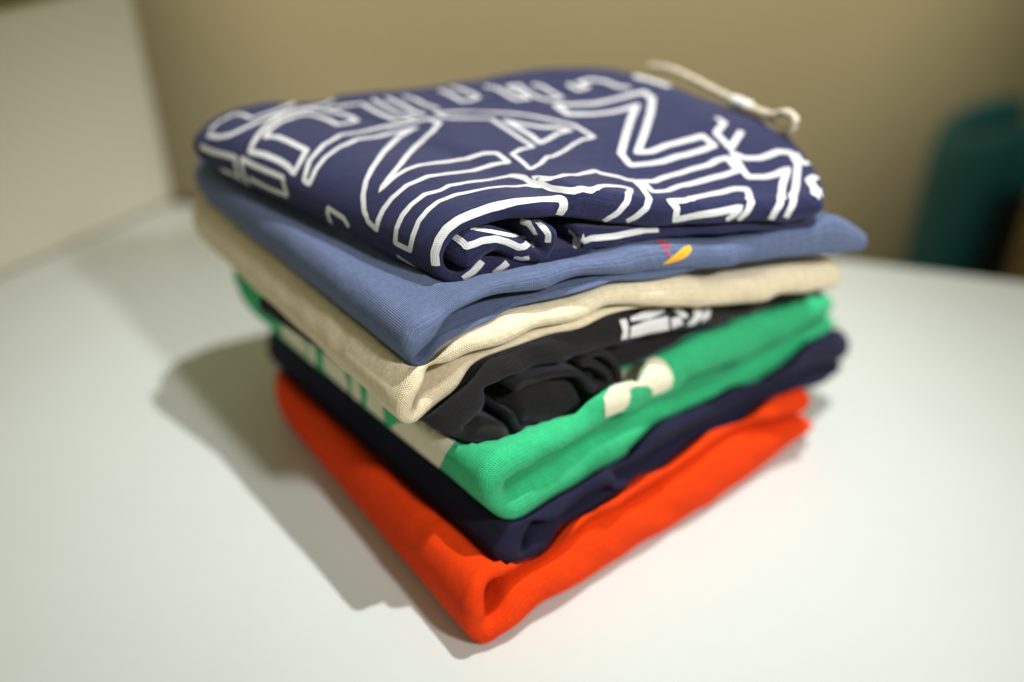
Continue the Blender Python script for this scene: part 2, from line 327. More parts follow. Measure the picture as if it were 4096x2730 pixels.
PRINTS = {
'navy_strokes': [{"k":0,"w":0.0039,"c":1,"p":[[68.83,46.09],[67.76,46.99],[66.56,48.49],[65.26,50.45],[64.31,51.22],[63.32,52.24],[62.3,53.57],[61.2,55.22],[60.0,56.12],[58.37,57.54],[56.18,59.64],[55.0,60.0],[54.0,60.46],[53.02,61.07],[52.01,62.17],[51.0,63.37],[50.04,64.41],[49.11,65.29],[48.39,64.93],[47.7,64.38],[47.01,63.86],[46.18,63.7],[45.06,64.16],[43.92,64.66],[42.88,64.86],[41.92,64.89],[41.91,62.83],[41.76,61.18],[43.71,58.84],[46.06,55.39],[47.61,53.61],[48.82,52.68],[50.02,50.94],[51.39,48.38],[53.34,43.91],[55.58,39.42],[58.29,35.62],[60.12,33.16],[61.37,31.53],[62.61,29.7],[63.87,27.83],[64.99,26.68],[64.03,27.2],[62.97,28.3],[61.87,29.58],[60.75,30.33],[59.49,31.18],[58.57,31.49],[57.24,32.42],[55.76,33.85],[54.74,34.37],[53.86,34.79],[53.06,35.15],[52.31,35.41],[51.53,35.78],[50.75,36.18],[49.98,36.55],[49.28,36.66],[48.36,36.5],[47.39,36.2],[46.21,36.45],[45.25,36.49],[44.23,36.61],[44.53,34.54],[44.83,32.51],[45.15,30.45],[46.37,29.93],[47.45,29.61],[48.25,29.99],[49.12,30.2],[50.11,29.39],[51.19,28.27],[51.99,27.81],[52.82,27.32],[53.65,26.91],[54.48,26.65],[55.42,26.33],[56.57,25.85],[57.9,25.26],[58.99,25.1],[60.05,24.63],[60.99,24.15],[61.91,23.57],[62.77,23.16],[63.9,22.08],[64.97,21.42],[65.91,21.3],[66.66,21.01],[67.38,20.82],[68.1,20.68],[68.88,20.27],[69.72,20.08],[70.56,19.89],[71.45,20.08],[71.08,21.51],[70.72,23.06],[69.95,24.11],[69.28,25.45],[68.61,26.38],[67.96,27.41],[67.29,28.6],[66.48,29.71],[65.67,30.85],[64.78,32.3],[63.91,33.35],[62.94,34.92],[61.91,36.72],[60.55,38.95],[58.87,41.59],[56.05,45.74],[54.31,48.61],[52.84,51.58],[51.43,54.6],[50.08,57.43],[48.94,58.7],[47.85,58.96],[46.48,60.01],[47.54,59.78],[48.43,60.06],[49.1,60.68],[49.85,60.59],[50.71,59.68],[51.6,58.68],[52.53,57.59],[53.44,56.9],[54.35,56.37],[55.34,55.87],[56.78,54.51],[58.3,53.34],[59.53,52.44],[60.51,51.77],[61.62,50.44],[62.63,49.4],[63.6,48.58],[64.48,47.69],[65.35,46.93],[66.21,46.3],[67.16,45.33],[68.08,44.57],[68.93,44.18]]},{"k":0,"w":0.0038,"c":1,"p":[[72.47,13.61],[71.63,13.35],[70.81,13.27],[70.01,13.45],[69.26,13.55],[68.55,13.8],[67.84,14.18],[66.85,14.34],[65.76,14.89],[64.89,15.13],[63.98,15.6],[63.0,16.42],[62.29,16.41],[61.57,16.36],[60.84,16.3],[59.9,17.07],[58.78,18.08],[57.61,18.29],[56.4,18.5],[55.25,18.91],[54.27,19.34],[53.5,19.6],[52.73,19.92],[51.96,20.28],[51.09,21.0],[50.29,21.51],[49.58,21.7],[48.94,21.59],[48.76,20.63],[48.59,19.65],[48.52,18.53],[48.43,17.54],[48.68,15.72],[48.91,13.95],[49.04,11.91],[49.15,9.87],[49.49,11.34],[49.77,12.99],[50.48,12.96],[51.28,12.64],[51.84,12.87],[52.39,13.13],[53.19,12.67],[53.97,12.37],[54.68,12.41],[55.6,12.09],[56.63,11.83],[57.64,11.84],[58.59,11.93],[59.49,11.86],[60.31,11.78],[61.36,11.26],[62.32,11.01],[63.23,10.91],[64.39,10.01],[65.47,9.57],[66.23,9.1],[66.96,8.71],[67.65,8.57],[68.43,7.95],[69.2,7.59],[70.01,7.44],[70.86,7.34],[71.76,7.6],[72.64,8.12],[72.57,10.06],[72.51,11.88]]},{"k":0,"w":0.0054,"c":0,"p":[[73.77,-4.16],[72.71,-4.31],[71.56,-3.68],[70.3,-3.54],[69.22,-3.18],[68.27,-3.35],[67.22,-2.98],[66.53,-3.05],[65.8,-2.95],[65.05,-2.72],[64.34,-2.84],[63.62,-2.91],[62.88,-2.91],[61.99,-3.03],[61.05,-2.93],[60.09,-2.84],[59.15,-3.02],[58.06,-2.81],[56.79,-2.17],[55.54,-1.59],[54.61,-1.58],[53.7,-1.49],[52.78,-1.32],[51.86,-1.12],[51.08,-1.09],[50.33,-1.18],[49.63,-1.57],[49.39,-3.53],[49.6,-6.23],[50.0,-7.75],[50.3,-9.84]]},{"k":0,"w":0.0038,"c":0,"p":[[75.87,38.33],[73.92,36.43],[72.96,36.73],[71.52,36.54],[71.65,35.23],[71.81,33.84],[71.91,32.61],[72.0,31.4],[72.68,30.53],[73.39,29.85]]},{"k":0,"w":0.0038,"c":0,"p":[[74.99,14.82],[75.32,13.66],[75.61,12.45],[75.91,11.38],[76.41,10.8],[76.99,10.43]]},{"k":0,"w":0.0041,"c":0,"p":[[83.54,-11.71],[82.4,-9.61],[81.68,-8.61],[81.0,-7.59],[80.17,-7.04],[79.37,-5.85]]},{"k":0,"w":0.0041,"c":0,"p":[[86.84,-8.78],[85.74,-6.87],[85.0,-5.58],[84.38,-3.77]]},{"k":1,"w":0.0041,"c":0,"p":[[9.8,3.45],[9.09,1.88],[8.22,-0.36],[8.49,-2.34],[8.79,-3.66],[14.72,-4.31],[21.9,-4.7],[29.4,-5.01],[36.73,-5.44],[44.12,-5.55],[50.17,-6.01],[56.88,-6.12],[63.15,-6.31],[69.14,-6.42],[78.6,-5.05],[112.22,3.54]]},{"k":1,"w":0.0025,"c":0,"p":[[27.35,0.5],[32.24,-0.99],[38.04,-1.86],[43.76,-2.58],[49.63,-3.23],[56.44,-3.48],[63.82,-3.32],[71.6,-2.49],[116.32,7.87],[119.31,5.33]]},{"k":1,"w":0.0033,"c":0,"p":[[143.49,3.69],[144.18,2.22],[144.92,0.69],[142.96,-1.0],[140.24,-1.93],[133.28,-2.16]]},{"k":1,"w":0.0036,"c":0,"p":[[148.38,-5.58],[146.56,-5.89],[144.06,-6.15],[140.47,-6.13],[136.42,-6.33],[130.4,-5.92],[124.12,-5.59]]},{"k":1,"w":0.0038,"c":0,"p":[[63.86,-11.16],[67.48,-10.67],[71.28,-10.4],[74.95,-9.55],[79.29,-8.88]]},{"k":0,"w":0.0038,"c":0,"p":[[103.09,-17.56],[103.0,-15.99],[102.82,-14.12],[100.78,-16.9],[99.63,-13.12],[100.77,-13.22],[104.77,-7.22],[105.52,-8.09],[106.5,-8.33],[107.51,-8.67],[108.6,-8.96],[109.82,-9.08],[111.06,-9.27],[112.31,-9.5],[113.54,-9.96],[114.77,-10.72],[116.04,-12.06],[117.36,-12.23],[118.63,-11.91]]},{"k":0,"w":0.0043,"c":1,"p":[[63.71,54.68],[63.66,56.25],[63.63,57.68],[63.55,59.7],[63.38,62.06],[63.35,64.0],[63.37,65.76],[63.8,66.79],[64.28,67.68],[63.35,68.98],[62.37,70.55],[61.14,71.92],[59.75,73.59],[58.55,74.73],[56.95,76.35],[55.68,77.3],[54.6,77.87],[53.64,78.5],[53.33,77.43],[53.09,76.05],[53.14,74.15],[53.13,72.47],[53.3,70.26],[53.48,67.99],[52.78,68.38],[52.06,68.89],[51.18,69.86],[50.31,70.84],[50.17,72.63],[50.05,74.37],[50.15,75.74],[50.2,77.34],[50.47,78.57],[50.69,80.11],[51.02,81.05],[51.35,82.18],[51.74,83.03],[52.64,82.19],[53.58,81.3],[54.49,80.79],[55.53,79.86],[56.85,78.74],[58.45,77.27],[59.85,75.43],[60.84,74.31],[61.76,73.29],[62.91,71.63],[64.04,70.13],[65.25,68.42],[66.38,67.19],[67.25,66.19],[68.02,65.61],[67.88,63.98],[67.69,62.56],[67.54,61.02],[67.51,59.55],[67.49,58.05],[67.45,56.61],[67.6,54.88],[67.77,53.13],[68.09,51.49],[68.45,49.78],[67.37,50.56],[66.22,51.68],[64.98,53.03]]},{"k":0,"w":0.0034,"c":0,"p":[[50.48,81.24],[49.81,82.09],[49.21,82.54],[48.43,81.86],[47.63,81.04],[46.99,80.53],[46.14,80.63],[45.18,80.94],[45.49,78.59],[45.8,76.3],[46.09,73.75],[46.28,71.49],[46.31,69.41],[46.22,67.7],[45.58,67.26],[44.95,66.81],[43.59,67.49],[42.32,67.91]]},{"k":0,"w":0.0034,"c":0,"p":[[42.04,84.18],[42.17,82.3],[42.48,80.03],[42.84,77.75],[43.09,75.7],[43.32,73.72],[43.43,72.1],[43.29,70.81],[43.06,69.78],[42.92,68.49]]},{"k":0,"w":0.0034,"c":0,"p":[[39.68,84.43],[39.76,82.45],[39.93,80.36],[40.02,78.57],[40.3,76.32],[40.55,74.12],[40.85,71.82],[40.91,69.88],[40.83,68.36]]},{"k":0,"w":0.0034,"c":0,"p":[[36.97,84.37],[36.83,82.52],[36.67,80.85],[36.92,78.71],[37.26,76.26],[37.38,73.75],[37.27,72.75],[37.19,71.68]]},{"k":0,"w":0.0037,"c":0,"p":[[68.21,80.44],[68.0,78.47],[67.89,76.39],[67.42,75.19],[66.88,74.25],[66.15,74.04],[65.36,74.11],[64.54,74.42],[63.56,74.98],[62.61,75.54],[61.64,76.17],[60.72,76.74],[59.72,77.38],[58.27,78.79],[56.64,80.32],[55.35,81.4],[54.3,82.46],[53.34,83.11],[52.44,83.7],[51.52,84.53],[50.6,85.31],[49.72,85.77],[48.71,87.1],[47.64,87.38]]},{"k":0,"w":0.0034,"c":0,"p":[[67.46,81.07],[66.52,81.67],[65.56,82.71],[64.6,83.08],[63.67,83.58],[63.13,83.91],[62.61,84.44],[62.19,83.5],[61.8,82.61],[61.76,80.61],[61.83,78.65],[61.11,78.92],[60.31,79.46],[59.42,80.16],[58.26,81.34],[56.98,82.48],[55.82,83.62],[54.82,85.28],[54.06,86.86],[53.59,88.03],[53.61,88.92]]},{"k":0,"w":0.0039,"c":0,"p":[[70.77,80.75],[70.78,78.41],[70.86,76.26],[70.65,74.09],[70.42,71.95],[70.32,70.01],[70.12,68.28],[70.97,67.84],[71.93,67.66],[72.78,67.32],[73.67,67.36],[75.17,68.66]]},{"k":0,"w":0.0039,"c":0,"p":[[75.73,67.14],[74.14,65.09],[73.12,65.07],[72.17,65.17],[71.23,65.53],[70.43,65.92],[69.75,66.43],[69.82,64.71],[69.88,63.05],[69.95,60.86],[70.01,58.68],[69.97,56.92],[69.94,55.12],[69.96,53.46],[69.92,51.98],[70.56,51.52],[71.24,51.19],[72.07,50.68],[72.96,50.29]]},{"k":0,"w":0.0037,"c":0,"p":[[73.31,63.38],[73.33,61.62],[73.42,59.8],[73.51,57.97],[73.53,56.19],[73.42,54.32],[73.26,52.49],[73.1,50.34]]},{"k":0,"w":0.0037,"c":0,"p":[[74.51,74.19],[74.24,72.44],[74.07,70.74],[74.28,69.52],[74.46,68.29]]},{"k":0,"w":0.0034,"c":0,"p":[[30.52,85.47],[30.95,82.96],[31.26,80.76],[31.74,77.89],[32.13,75.2],[31.55,75.07],[30.98,74.91],[29.97,75.45],[28.9,76.16],[28.61,78.32],[28.36,80.34],[28.26,82.02],[28.03,83.99],[28.25,85.07],[28.3,86.57]]},{"k":0,"w":0.0034,"c":0,"p":[[24.37,83.62],[24.11,82.15],[23.8,80.79],[24.24,78.63],[24.66,76.46],[24.82,74.7],[24.99,72.89],[24.06,72.58],[23.11,72.32],[22.88,74.45],[22.62,76.64],[22.24,79.04],[21.86,81.36],[21.1,81.2],[20.35,81.02],[20.89,78.75],[21.42,76.4],[21.58,74.45],[21.73,72.49],[21.51,71.51],[21.33,70.41],[20.53,70.49],[19.71,70.63],[18.83,70.9],[18.56,73.05],[18.43,74.83],[18.25,76.54],[18.04,78.31],[18.37,79.13],[18.69,79.96]]},{"k":0,"w":0.0037,"c":0,"p":[[13.71,79.13],[14.0,77.08],[14.33,74.91],[13.27,75.32],[12.12,75.9],[12.1,77.45],[12.08,79.0],[10.75,79.53],[9.47,79.93],[9.16,79.1],[8.88,78.2],[8.57,77.4],[8.76,75.32],[9.01,73.07],[8.69,71.97],[8.32,71.0]]},{"k":0,"w":0.0034,"c":1,"p":[[39.09,68.56],[38.1,68.63],[37.19,68.48],[36.41,68.05],[35.65,67.58],[34.86,67.21],[34.24,66.84],[33.58,66.57],[32.92,66.33],[32.27,66.03],[31.68,65.58],[31.11,65.07],[30.52,64.62],[29.92,64.17],[29.47,63.42],[29.02,62.68],[28.57,61.94],[28.2,60.98],[27.88,59.95],[27.64,58.69],[27.39,57.45],[27.15,56.18],[26.98,54.75],[26.66,53.74],[26.38,52.61],[26.07,51.58],[26.52,48.64],[26.83,46.05],[27.06,43.82],[27.23,41.7],[28.39,40.87],[29.46,40.34],[30.54,39.25],[31.53,38.46],[33.06,36.75],[34.78,34.43],[36.17,32.96],[37.49,31.78],[38.09,32.34],[39.51,30.4],[41.35,27.3],[43.18,24.96],[45.23,22.41],[44.03,26.22],[43.07,29.65],[42.66,32.45],[42.23,35.38],[40.85,37.03],[39.58,38.43],[38.28,39.2],[37.06,39.73],[36.76,42.01],[36.54,44.03],[36.29,46.17],[35.95,48.85],[35.7,51.17],[35.41,53.65],[35.06,56.02],[34.72,58.32],[34.21,61.08],[34.97,61.06],[35.67,61.25],[36.34,61.52],[36.98,61.86],[37.61,62.3],[38.24,62.77],[38.84,63.31],[39.48,63.74],[39.25,66.27]]},{"k":0,"w":0.0043,"c":1,"p":[[33.04,58.64],[32.74,57.62],[32.42,56.69],[32.05,55.9],[31.54,55.31],[31.06,54.64],[30.66,53.73],[30.26,52.84],[29.7,52.3],[29.16,51.71],[28.62,51.16],[28.35,49.53],[28.04,48.05],[29.18,47.58],[30.33,47.1],[31.5,45.87],[32.71,44.48],[33.88,43.37],[35.12,42.07],[34.57,44.89],[34.01,47.75],[33.83,49.68],[33.7,51.41],[33.56,53.16],[33.42,54.91],[33.28,56.65]]},{"k":0,"w":0.0051,"c":1,"p":[[21.8,66.82],[21.24,66.02],[20.59,65.48],[19.87,65.12],[19.09,65.16],[18.32,65.18],[17.59,65.11],[16.89,64.95],[15.96,65.17],[15.11,65.22],[14.17,65.49],[13.12,66.03],[12.06,66.56],[11.09,66.85],[10.16,67.06],[9.22,67.14],[8.22,67.33],[8.88,64.87],[9.57,62.24],[11.25,59.01],[12.77,55.97],[14.16,53.09],[15.83,49.71],[17.36,46.63],[18.89,43.38],[20.29,40.44],[21.87,37.19],[23.28,34.42],[24.66,31.71],[23.93,31.69],[23.22,31.59],[22.52,31.48],[21.56,32.18],[20.59,32.96],[19.59,33.9],[18.47,34.37],[17.36,34.75],[16.24,35.22],[15.09,35.79],[13.95,36.61],[12.78,37.48],[12.85,35.65],[12.91,33.74],[12.92,31.83],[13.9,31.13],[14.88,30.35],[15.82,29.78],[16.77,29.41],[17.73,28.98],[18.63,28.7],[19.54,28.38],[20.58,27.63],[21.66,26.77],[22.72,26.09],[23.65,25.87],[24.59,25.61],[25.45,25.59],[26.35,25.41],[27.28,25.1],[28.23,24.8],[27.92,27.05],[27.64,29.1],[27.34,31.19],[25.79,34.58],[24.23,37.93],[22.56,41.52],[20.82,45.28],[19.12,48.73],[17.38,52.15],[15.37,55.81],[13.31,59.41],[14.47,58.8],[15.67,58.03],[16.46,57.82],[17.24,57.66],[18.04,57.44],[18.86,57.33],[19.67,57.26],[20.47,57.22],[21.19,57.76],[21.96,58.19],[22.72,58.65],[23.46,59.2],[22.87,61.88],[22.35,64.33]]},{"k":0,"w":0.0046,"c":1,"p":[[30.5,14.44],[29.59,14.47],[28.69,14.46],[27.81,14.44],[26.45,15.95],[25.17,17.18],[23.82,18.26],[22.52,19.12],[21.4,19.97],[20.3,20.78],[19.24,21.4],[18.42,21.65],[17.59,21.95],[16.75,22.32],[15.66,23.51],[14.58,24.75],[13.73,25.18],[12.9,25.46],[12.97,23.18],[13.02,20.86],[13.01,18.64],[14.07,18.09],[15.15,17.45],[16.28,16.65],[17.53,15.81],[18.81,14.99],[19.82,14.44],[20.84,13.88],[21.9,13.14],[22.94,12.39],[24.0,11.59],[25.06,10.83],[26.4,9.42],[27.84,7.71],[28.85,7.21],[29.88,6.73],[30.91,6.24],[30.42,10.06],[30.11,12.98]]},{"k":0,"w":0.0043,"c":0,"p":[[41.72,-11.25],[41.31,-9.72],[40.68,-8.6],[39.94,-7.63],[39.33,-6.5],[38.61,-5.39],[37.79,-4.2],[36.82,-1.58],[34.37,7.54],[34.88,7.99],[35.44,8.23],[36.53,7.44],[37.66,6.6],[38.97,5.45],[40.37,4.0],[42.27,0.27],[44.01,-2.16],[44.8,-2.11],[45.54,-1.87],[46.5,-2.32],[47.32,-2.31],[47.91,-1.02],[48.21,1.35],[48.5,4.02],[48.77,6.33],[48.73,8.26],[48.67,10.2],[48.33,12.26],[47.9,14.47],[47.72,12.56],[47.54,10.53],[46.98,9.61],[45.95,9.77],[44.33,11.78],[42.65,13.9],[41.54,14.44],[40.66,14.39],[39.35,15.67],[37.99,17.23],[36.89,18.26],[35.78,19.4],[35.54,17.78],[34.84,17.39],[34.11,17.06],[33.5,16.91],[32.88,16.76],[32.59,15.92],[32.29,15.05],[31.7,14.98],[31.14,14.79],[31.42,12.2],[31.69,9.56],[32.61,4.69],[33.37,-1.04],[34.23,-3.4],[34.75,-5.07],[35.65,-6.61],[36.45,-8.13],[37.13,-9.12],[37.75,-10.27]]},{"k":0,"w":0.0046,"c":0,"p":[[19.72,-9.02],[18.77,-7.55],[17.67,-6.3],[16.7,-4.47],[17.92,-4.7],[19.18,-5.02],[20.42,-5.35],[21.64,-5.69],[22.82,-5.94],[23.92,-6.28],[24.96,-6.76],[25.96,-7.2],[27.24,-7.63],[28.53,-8.01],[29.78,-8.49],[29.71,-6.43],[29.31,-4.5],[29.7,-3.33],[29.93,-1.93],[28.47,-1.51],[27.06,-1.21],[25.98,-0.44],[24.98,1.19],[23.55,3.33],[22.17,4.61],[20.67,5.46],[19.21,6.04],[17.96,6.82],[16.74,7.96],[15.58,8.79],[14.57,8.78],[13.58,8.72],[13.68,4.29],[13.74,-1.75],[14.71,-4.02],[15.39,-5.94],[16.33,-7.56],[17.04,-9.54]]},{"k":0,"w":0.0049,"c":0,"p":[[11.17,-9.49],[10.8,-7.01],[10.04,-5.02],[8.94,-2.94],[7.92,0.58],[7.8,5.24],[7.33,8.86],[6.65,11.77],[5.95,14.38],[5.25,16.95],[6.4,15.87],[7.58,14.68],[8.52,14.22],[9.47,13.89],[10.37,14.25],[11.25,14.65],[12.12,15.07],[12.18,17.3],[12.2,19.42],[11.99,22.12],[11.71,24.87],[11.43,27.38],[10.94,25.85],[10.44,24.27],[9.73,23.89],[9.01,23.5],[8.29,23.1],[7.14,23.65],[5.97,24.54],[4.73,25.93],[3.84,26.01],[2.95,26.08],[3.11,23.75],[3.21,21.52],[3.26,19.36],[3.94,15.82],[4.54,12.18],[5.05,8.0],[5.43,3.28],[5.92,-1.93],[6.76,-4.11],[7.46,-5.33],[8.06,-6.63],[8.48,-8.21]]},{"k":0,"w":0.0041,"c":0,"p":[[2.23,25.9],[2.3,23.12],[2.29,20.49],[1.25,21.21]]},{"k":0,"w":0.0049,"c":0,"p":[[6.94,47.54],[7.07,45.64],[7.16,43.76],[8.87,40.81],[10.45,38.23],[10.67,36.14],[10.87,33.91],[11.02,31.7],[11.08,29.77],[9.73,32.24],[8.24,35.16],[6.67,38.24]]},{"k":0,"w":0.0061,"c":0,"p":[[1.25,13.03],[1.93,11.82],[2.6,10.67],[2.36,6.98],[1.95,3.45],[1.33,-1.13],[0.63,3.08]]},{"k":0,"w":0.009,"c":0,"p":[[2.87,79.63],[2.79,78.44],[2.58,77.5],[2.36,76.59],[2.4,75.17],[2.27,74.1],[2.2,72.86],[2.0,71.89]]}],
'green': [{"m":"cream_print","k":0,"p":[[42.85,8.91],[42.56,8.02],[42.28,7.09],[42.03,6.08],[41.48,5.68],[40.85,5.4],[39.95,5.57],[39.19,5.58],[41.04,0.45],[40.19,-0.0],[39.26,-0.19],[39.11,-1.29],[38.93,-2.2],[39.14,-3.07],[39.32,-3.88],[39.48,-4.66],[39.9,-5.6],[40.28,-6.6],[40.99,-7.33],[41.66,-8.29],[42.47,-8.4],[43.28,-8.6],[44.02,-8.46],[44.74,-8.33],[45.47,-8.22],[45.08,-7.4],[44.66,-6.69],[44.77,-5.99],[44.85,-5.35],[45.34,-5.24],[45.84,-5.14],[46.32,-4.76],[46.84,-4.38],[47.64,-4.25],[48.38,-4.1],[48.72,-4.98],[48.96,-5.87],[49.34,-6.64],[49.68,-7.51],[50.35,-8.05],[51.18,-8.8],[52.35,-8.82],[53.12,-8.73],[53.73,-8.43],[54.33,-8.0],[53.86,-6.83],[53.37,-5.87],[52.88,-5.03],[52.48,-4.08],[52.11,-3.16],[51.7,-2.89],[51.3,-2.62],[50.93,-2.35],[43.82,8.1],[43.52,8.25],[43.22,8.39]]},{"m":"cream_print","k":0,"p":[[76.44,33.12],[74.88,29.96],[73.91,27.93],[73.22,26.18],[72.65,24.78],[72.14,23.55],[71.64,22.63],[71.36,21.35],[71.09,20.1],[70.51,19.76],[70.43,18.67],[70.39,17.47],[70.34,16.27],[70.15,15.59],[69.96,14.92],[69.77,14.26],[69.57,13.64],[71.03,10.77],[71.46,11.07],[71.9,11.36],[72.46,11.96],[73.11,12.47],[74.05,13.47],[75.0,14.8],[76.8,17.82]]},{"m":"cream_print","k":0,"p":[[72.52,66.39],[72.46,65.03],[72.32,63.6],[72.14,62.03],[72.13,60.66],[72.19,59.26],[72.22,57.9],[72.77,57.66],[73.39,57.69],[74.08,57.97],[74.83,58.39],[75.81,59.27],[75.73,60.41],[75.66,61.58],[75.62,62.74],[75.58,63.96],[75.6,65.14],[75.62,66.34],[75.66,67.56],[74.63,66.7],[73.82,66.32],[73.06,66.14]]},{"m":"cream_print","k":0,"p":[[72.39,56.59],[72.44,55.25],[72.43,54.06],[73.03,53.96],[73.9,54.45],[74.81,55.22],[76.0,56.55],[76.26,58.3],[76.57,60.1],[74.9,57.93],[73.95,57.12],[73.06,56.54]]},{"m":"cream_print","k":0,"p":[[72.24,51.63],[72.23,50.43],[72.23,49.21],[72.24,48.02],[72.25,46.8],[72.27,45.59],[72.29,44.45],[72.78,44.09],[73.4,44.01],[74.12,44.2],[74.88,44.58],[75.95,45.45],[76.52,47.36],[76.94,49.25],[75.44,53.31],[74.44,52.26],[73.56,51.7],[72.8,51.5]]},{"m":"cream_print","k":0,"p":[[72.32,42.31],[72.4,41.35],[72.48,40.38],[72.56,39.43],[73.12,39.32],[73.87,39.58],[74.64,40.04],[75.6,40.95],[76.89,45.04],[76.08,44.86],[74.93,43.49],[74.17,42.83],[73.45,42.4],[72.82,42.2]]},{"m":"cream_print","k":0,"p":[[72.44,37.13],[72.53,36.13],[72.61,35.16],[72.69,34.16],[72.79,33.11],[72.86,32.15],[73.48,32.24],[74.17,32.49],[74.88,32.87],[75.79,33.75],[75.8,39.66],[74.68,38.45],[73.82,37.73],[73.02,37.19]]}],
'black': [{"m":"white_print","k":0,"p":[[75.14,-2.08],[73.94,-2.09],[72.99,-2.14],[73.37,-3.52],[73.67,-4.8],[75.05,-5.83],[75.93,-6.88],[76.58,-8.11],[77.66,-8.03],[78.66,-8.04],[77.69,-6.69],[76.64,-5.54],[76.19,-4.43],[75.66,-3.31]]},{"m":"white_print","k":0,"p":[[72.89,-4.97],[71.63,-4.86],[70.33,-4.61],[68.93,-4.39],[67.39,-4.47],[65.96,-4.65],[64.62,-4.55],[63.31,-4.38],[62.0,-4.27],[60.68,-4.33],[60.94,-5.62],[60.93,-7.02],[60.46,-8.86],[61.76,-8.7],[62.93,-8.76],[64.02,-8.94],[65.09,-9.16],[66.34,-9.28],[68.02,-8.84],[69.62,-8.56],[70.93,-8.67],[75.2,-8.25],[73.04,-6.53]]},{"m":"white_print","k":0,"p":[[71.9,-2.13],[70.53,-1.84],[68.98,-1.52],[67.43,-1.63],[65.8,-1.52],[64.41,-1.48],[63.01,-1.35],[61.69,-1.38],[60.45,-1.59],[60.86,-2.87],[62.26,-3.16],[63.64,-3.6],[65.01,-4.08],[66.36,-4.37],[68.04,-4.0],[69.64,-3.67],[71.11,-3.6],[72.42,-3.4]]},{"m":"white_print","k":0,"p":[[60.12,-5.37],[58.51,-5.28],[56.81,-4.95],[56.63,-6.21],[56.13,-7.61],[57.4,-8.02],[58.46,-8.57],[59.55,-8.94],[60.11,-6.91]]},{"m":"white_print","k":0,"p":[[50.75,-1.89],[49.37,-1.94],[47.98,-2.16],[48.57,-3.8],[48.72,-5.32],[50.08,-6.12],[51.2,-7.1],[52.08,-8.26],[53.36,-8.54],[54.82,-8.65],[54.03,-7.45],[53.07,-6.31],[51.95,-5.15],[51.57,-3.65]]},{"m":"white_print","k":0,"p":[[46.69,-2.53],[45.72,-2.52],[44.72,-2.5],[46.08,-4.46],[46.82,-6.12],[48.45,-6.81],[49.94,-7.47],[49.3,-6.1],[48.31,-4.88],[47.65,-3.8]]},{"m":"white_print","k":0,"p":[[58.3,-2.47],[56.77,-2.26],[55.13,-2.2],[54.87,-3.31],[54.41,-4.31],[53.79,-5.26],[55.55,-6.02],[56.48,-5.1],[57.23,-4.24],[57.84,-3.4]]}],
'blue': [{"m":"yellow_thread","k":0,"p":[[38.47,-2.52],[37.85,-2.14],[37.18,-1.67],[37.32,-2.82],[37.35,-3.76],[37.99,-4.87],[38.54,-5.91],[39.35,-6.59],[40.2,-7.22],[40.87,-7.39],[41.55,-7.55],[42.23,-7.72],[42.89,-7.79],[43.52,-7.89],[42.9,-7.13],[42.24,-6.45],[41.39,-5.64],[40.54,-4.85],[39.88,-4.2],[39.2,-3.42]]},{"m":"red_thread","k":0,"p":[[41.16,3.61],[40.59,3.05],[40.04,2.41],[40.56,-0.36],[41.15,0.64],[41.69,1.72]]},{"m":"red_thread","k":0,"p":[[41.82,-0.74],[41.16,-1.12],[40.46,-1.39],[40.77,-2.56],[41.45,-2.34],[42.13,-2.12]]},{"m":"red_thread","k":0,"p":[[41.78,-3.3],[41.43,-3.41],[41.61,-4.43],[41.74,-5.41],[42.18,-5.31],[42.01,-4.33]]}],
'cord': {'cord': [[0.1113,0.7972,0.2602],[0.1248,0.7771,0.2644],[0.1412,0.7526,0.2636],[0.157,0.7291,0.2611],[0.167,0.7141,0.2602],[0.1748,0.7024,0.2591]],
 'tip': [[0.1641,0.7184,0.2596],[0.1733,0.7047,0.2596]],
 'loop': [[0.1738,0.7039,0.2593],[0.1859,0.6859,0.26],[0.1926,0.676,0.2655],[0.1971,0.6692,0.2643],[0.1974,0.6688,0.2582],[0.194,0.6738,0.2525],[0.1887,0.6818,0.2514],[0.1827,0.6906,0.2551],[0.1749,0.7024,0.2585]]}}

def grid_faces(ns, R):
    f = []
    for i in range(ns-1):
        for r in range(R):
            r2 = (r+1) % R
            f.append((i*R+r, i*R+r2, (i+1)*R+r2, (i+1)*R+r))
    f.append(tuple(range(R))); f.append(tuple((ns-1)*R+r for r in range(R))[::-1])
    return f

_G, _U = all_grids(DATA)
GRIDS = {k: (_G[k], _U[k]) for k in _G}
def cloth_part(part, key, k, m, parent):
    P, uv = GRIDS[(key, k)]
    ns, R, _ = P.shape
    o = link_mesh(part, P.reshape(-1, 3), grid_faces(ns, R), m, None, uv.reshape(-1, 2))
    return adopt(o, parent)

def out_sign(key, k):
    """which side of the grid faces outwards"""
    P, uv = GRIDS[(key, k)]; ns, R = P.shape[:2]
    i = np.linspace(ns*.06, ns*.9, 30); r = np.full(30, 16.)
    n = frame(P, i, r); inner = sample(P, i, np.full(30, R-14-16.))
    return 1 if np.sum(np.sign(np.sum(n*(sample(P, i, r)-inner), 1))) > 0 else -1

# ---- prints: outlines stored in the cloth's own grid coordinates (row, column)
def sample(P, i, r):
    ns, R = P.shape[:2]
    i = np.clip(i, 0, ns-1.001); i0 = np.floor(i).astype(int); fi = (i-i0)[:, None]
    r0 = np.floor(r).astype(int); fr = (r-r0)[:, None]; ra = r0 % R; rb = (r0+1) % R
    return ((P[i0, ra]*(1-fi)+P[i0+1, ra]*fi)*(1-fr)+(P[i0, rb]*(1-fi)+P[i0+1, rb]*fi)*fr)
def frame(P, i, r):
    e = .6
    a = sample(P, i+e, r)-sample(P, i-e, r); b = sample(P, i, r+e)-sample(P, i, r-e)
    n = np.cross(b, a); n /= np.linalg.norm(n, axis=1)[:, None]+1e-12
    return n

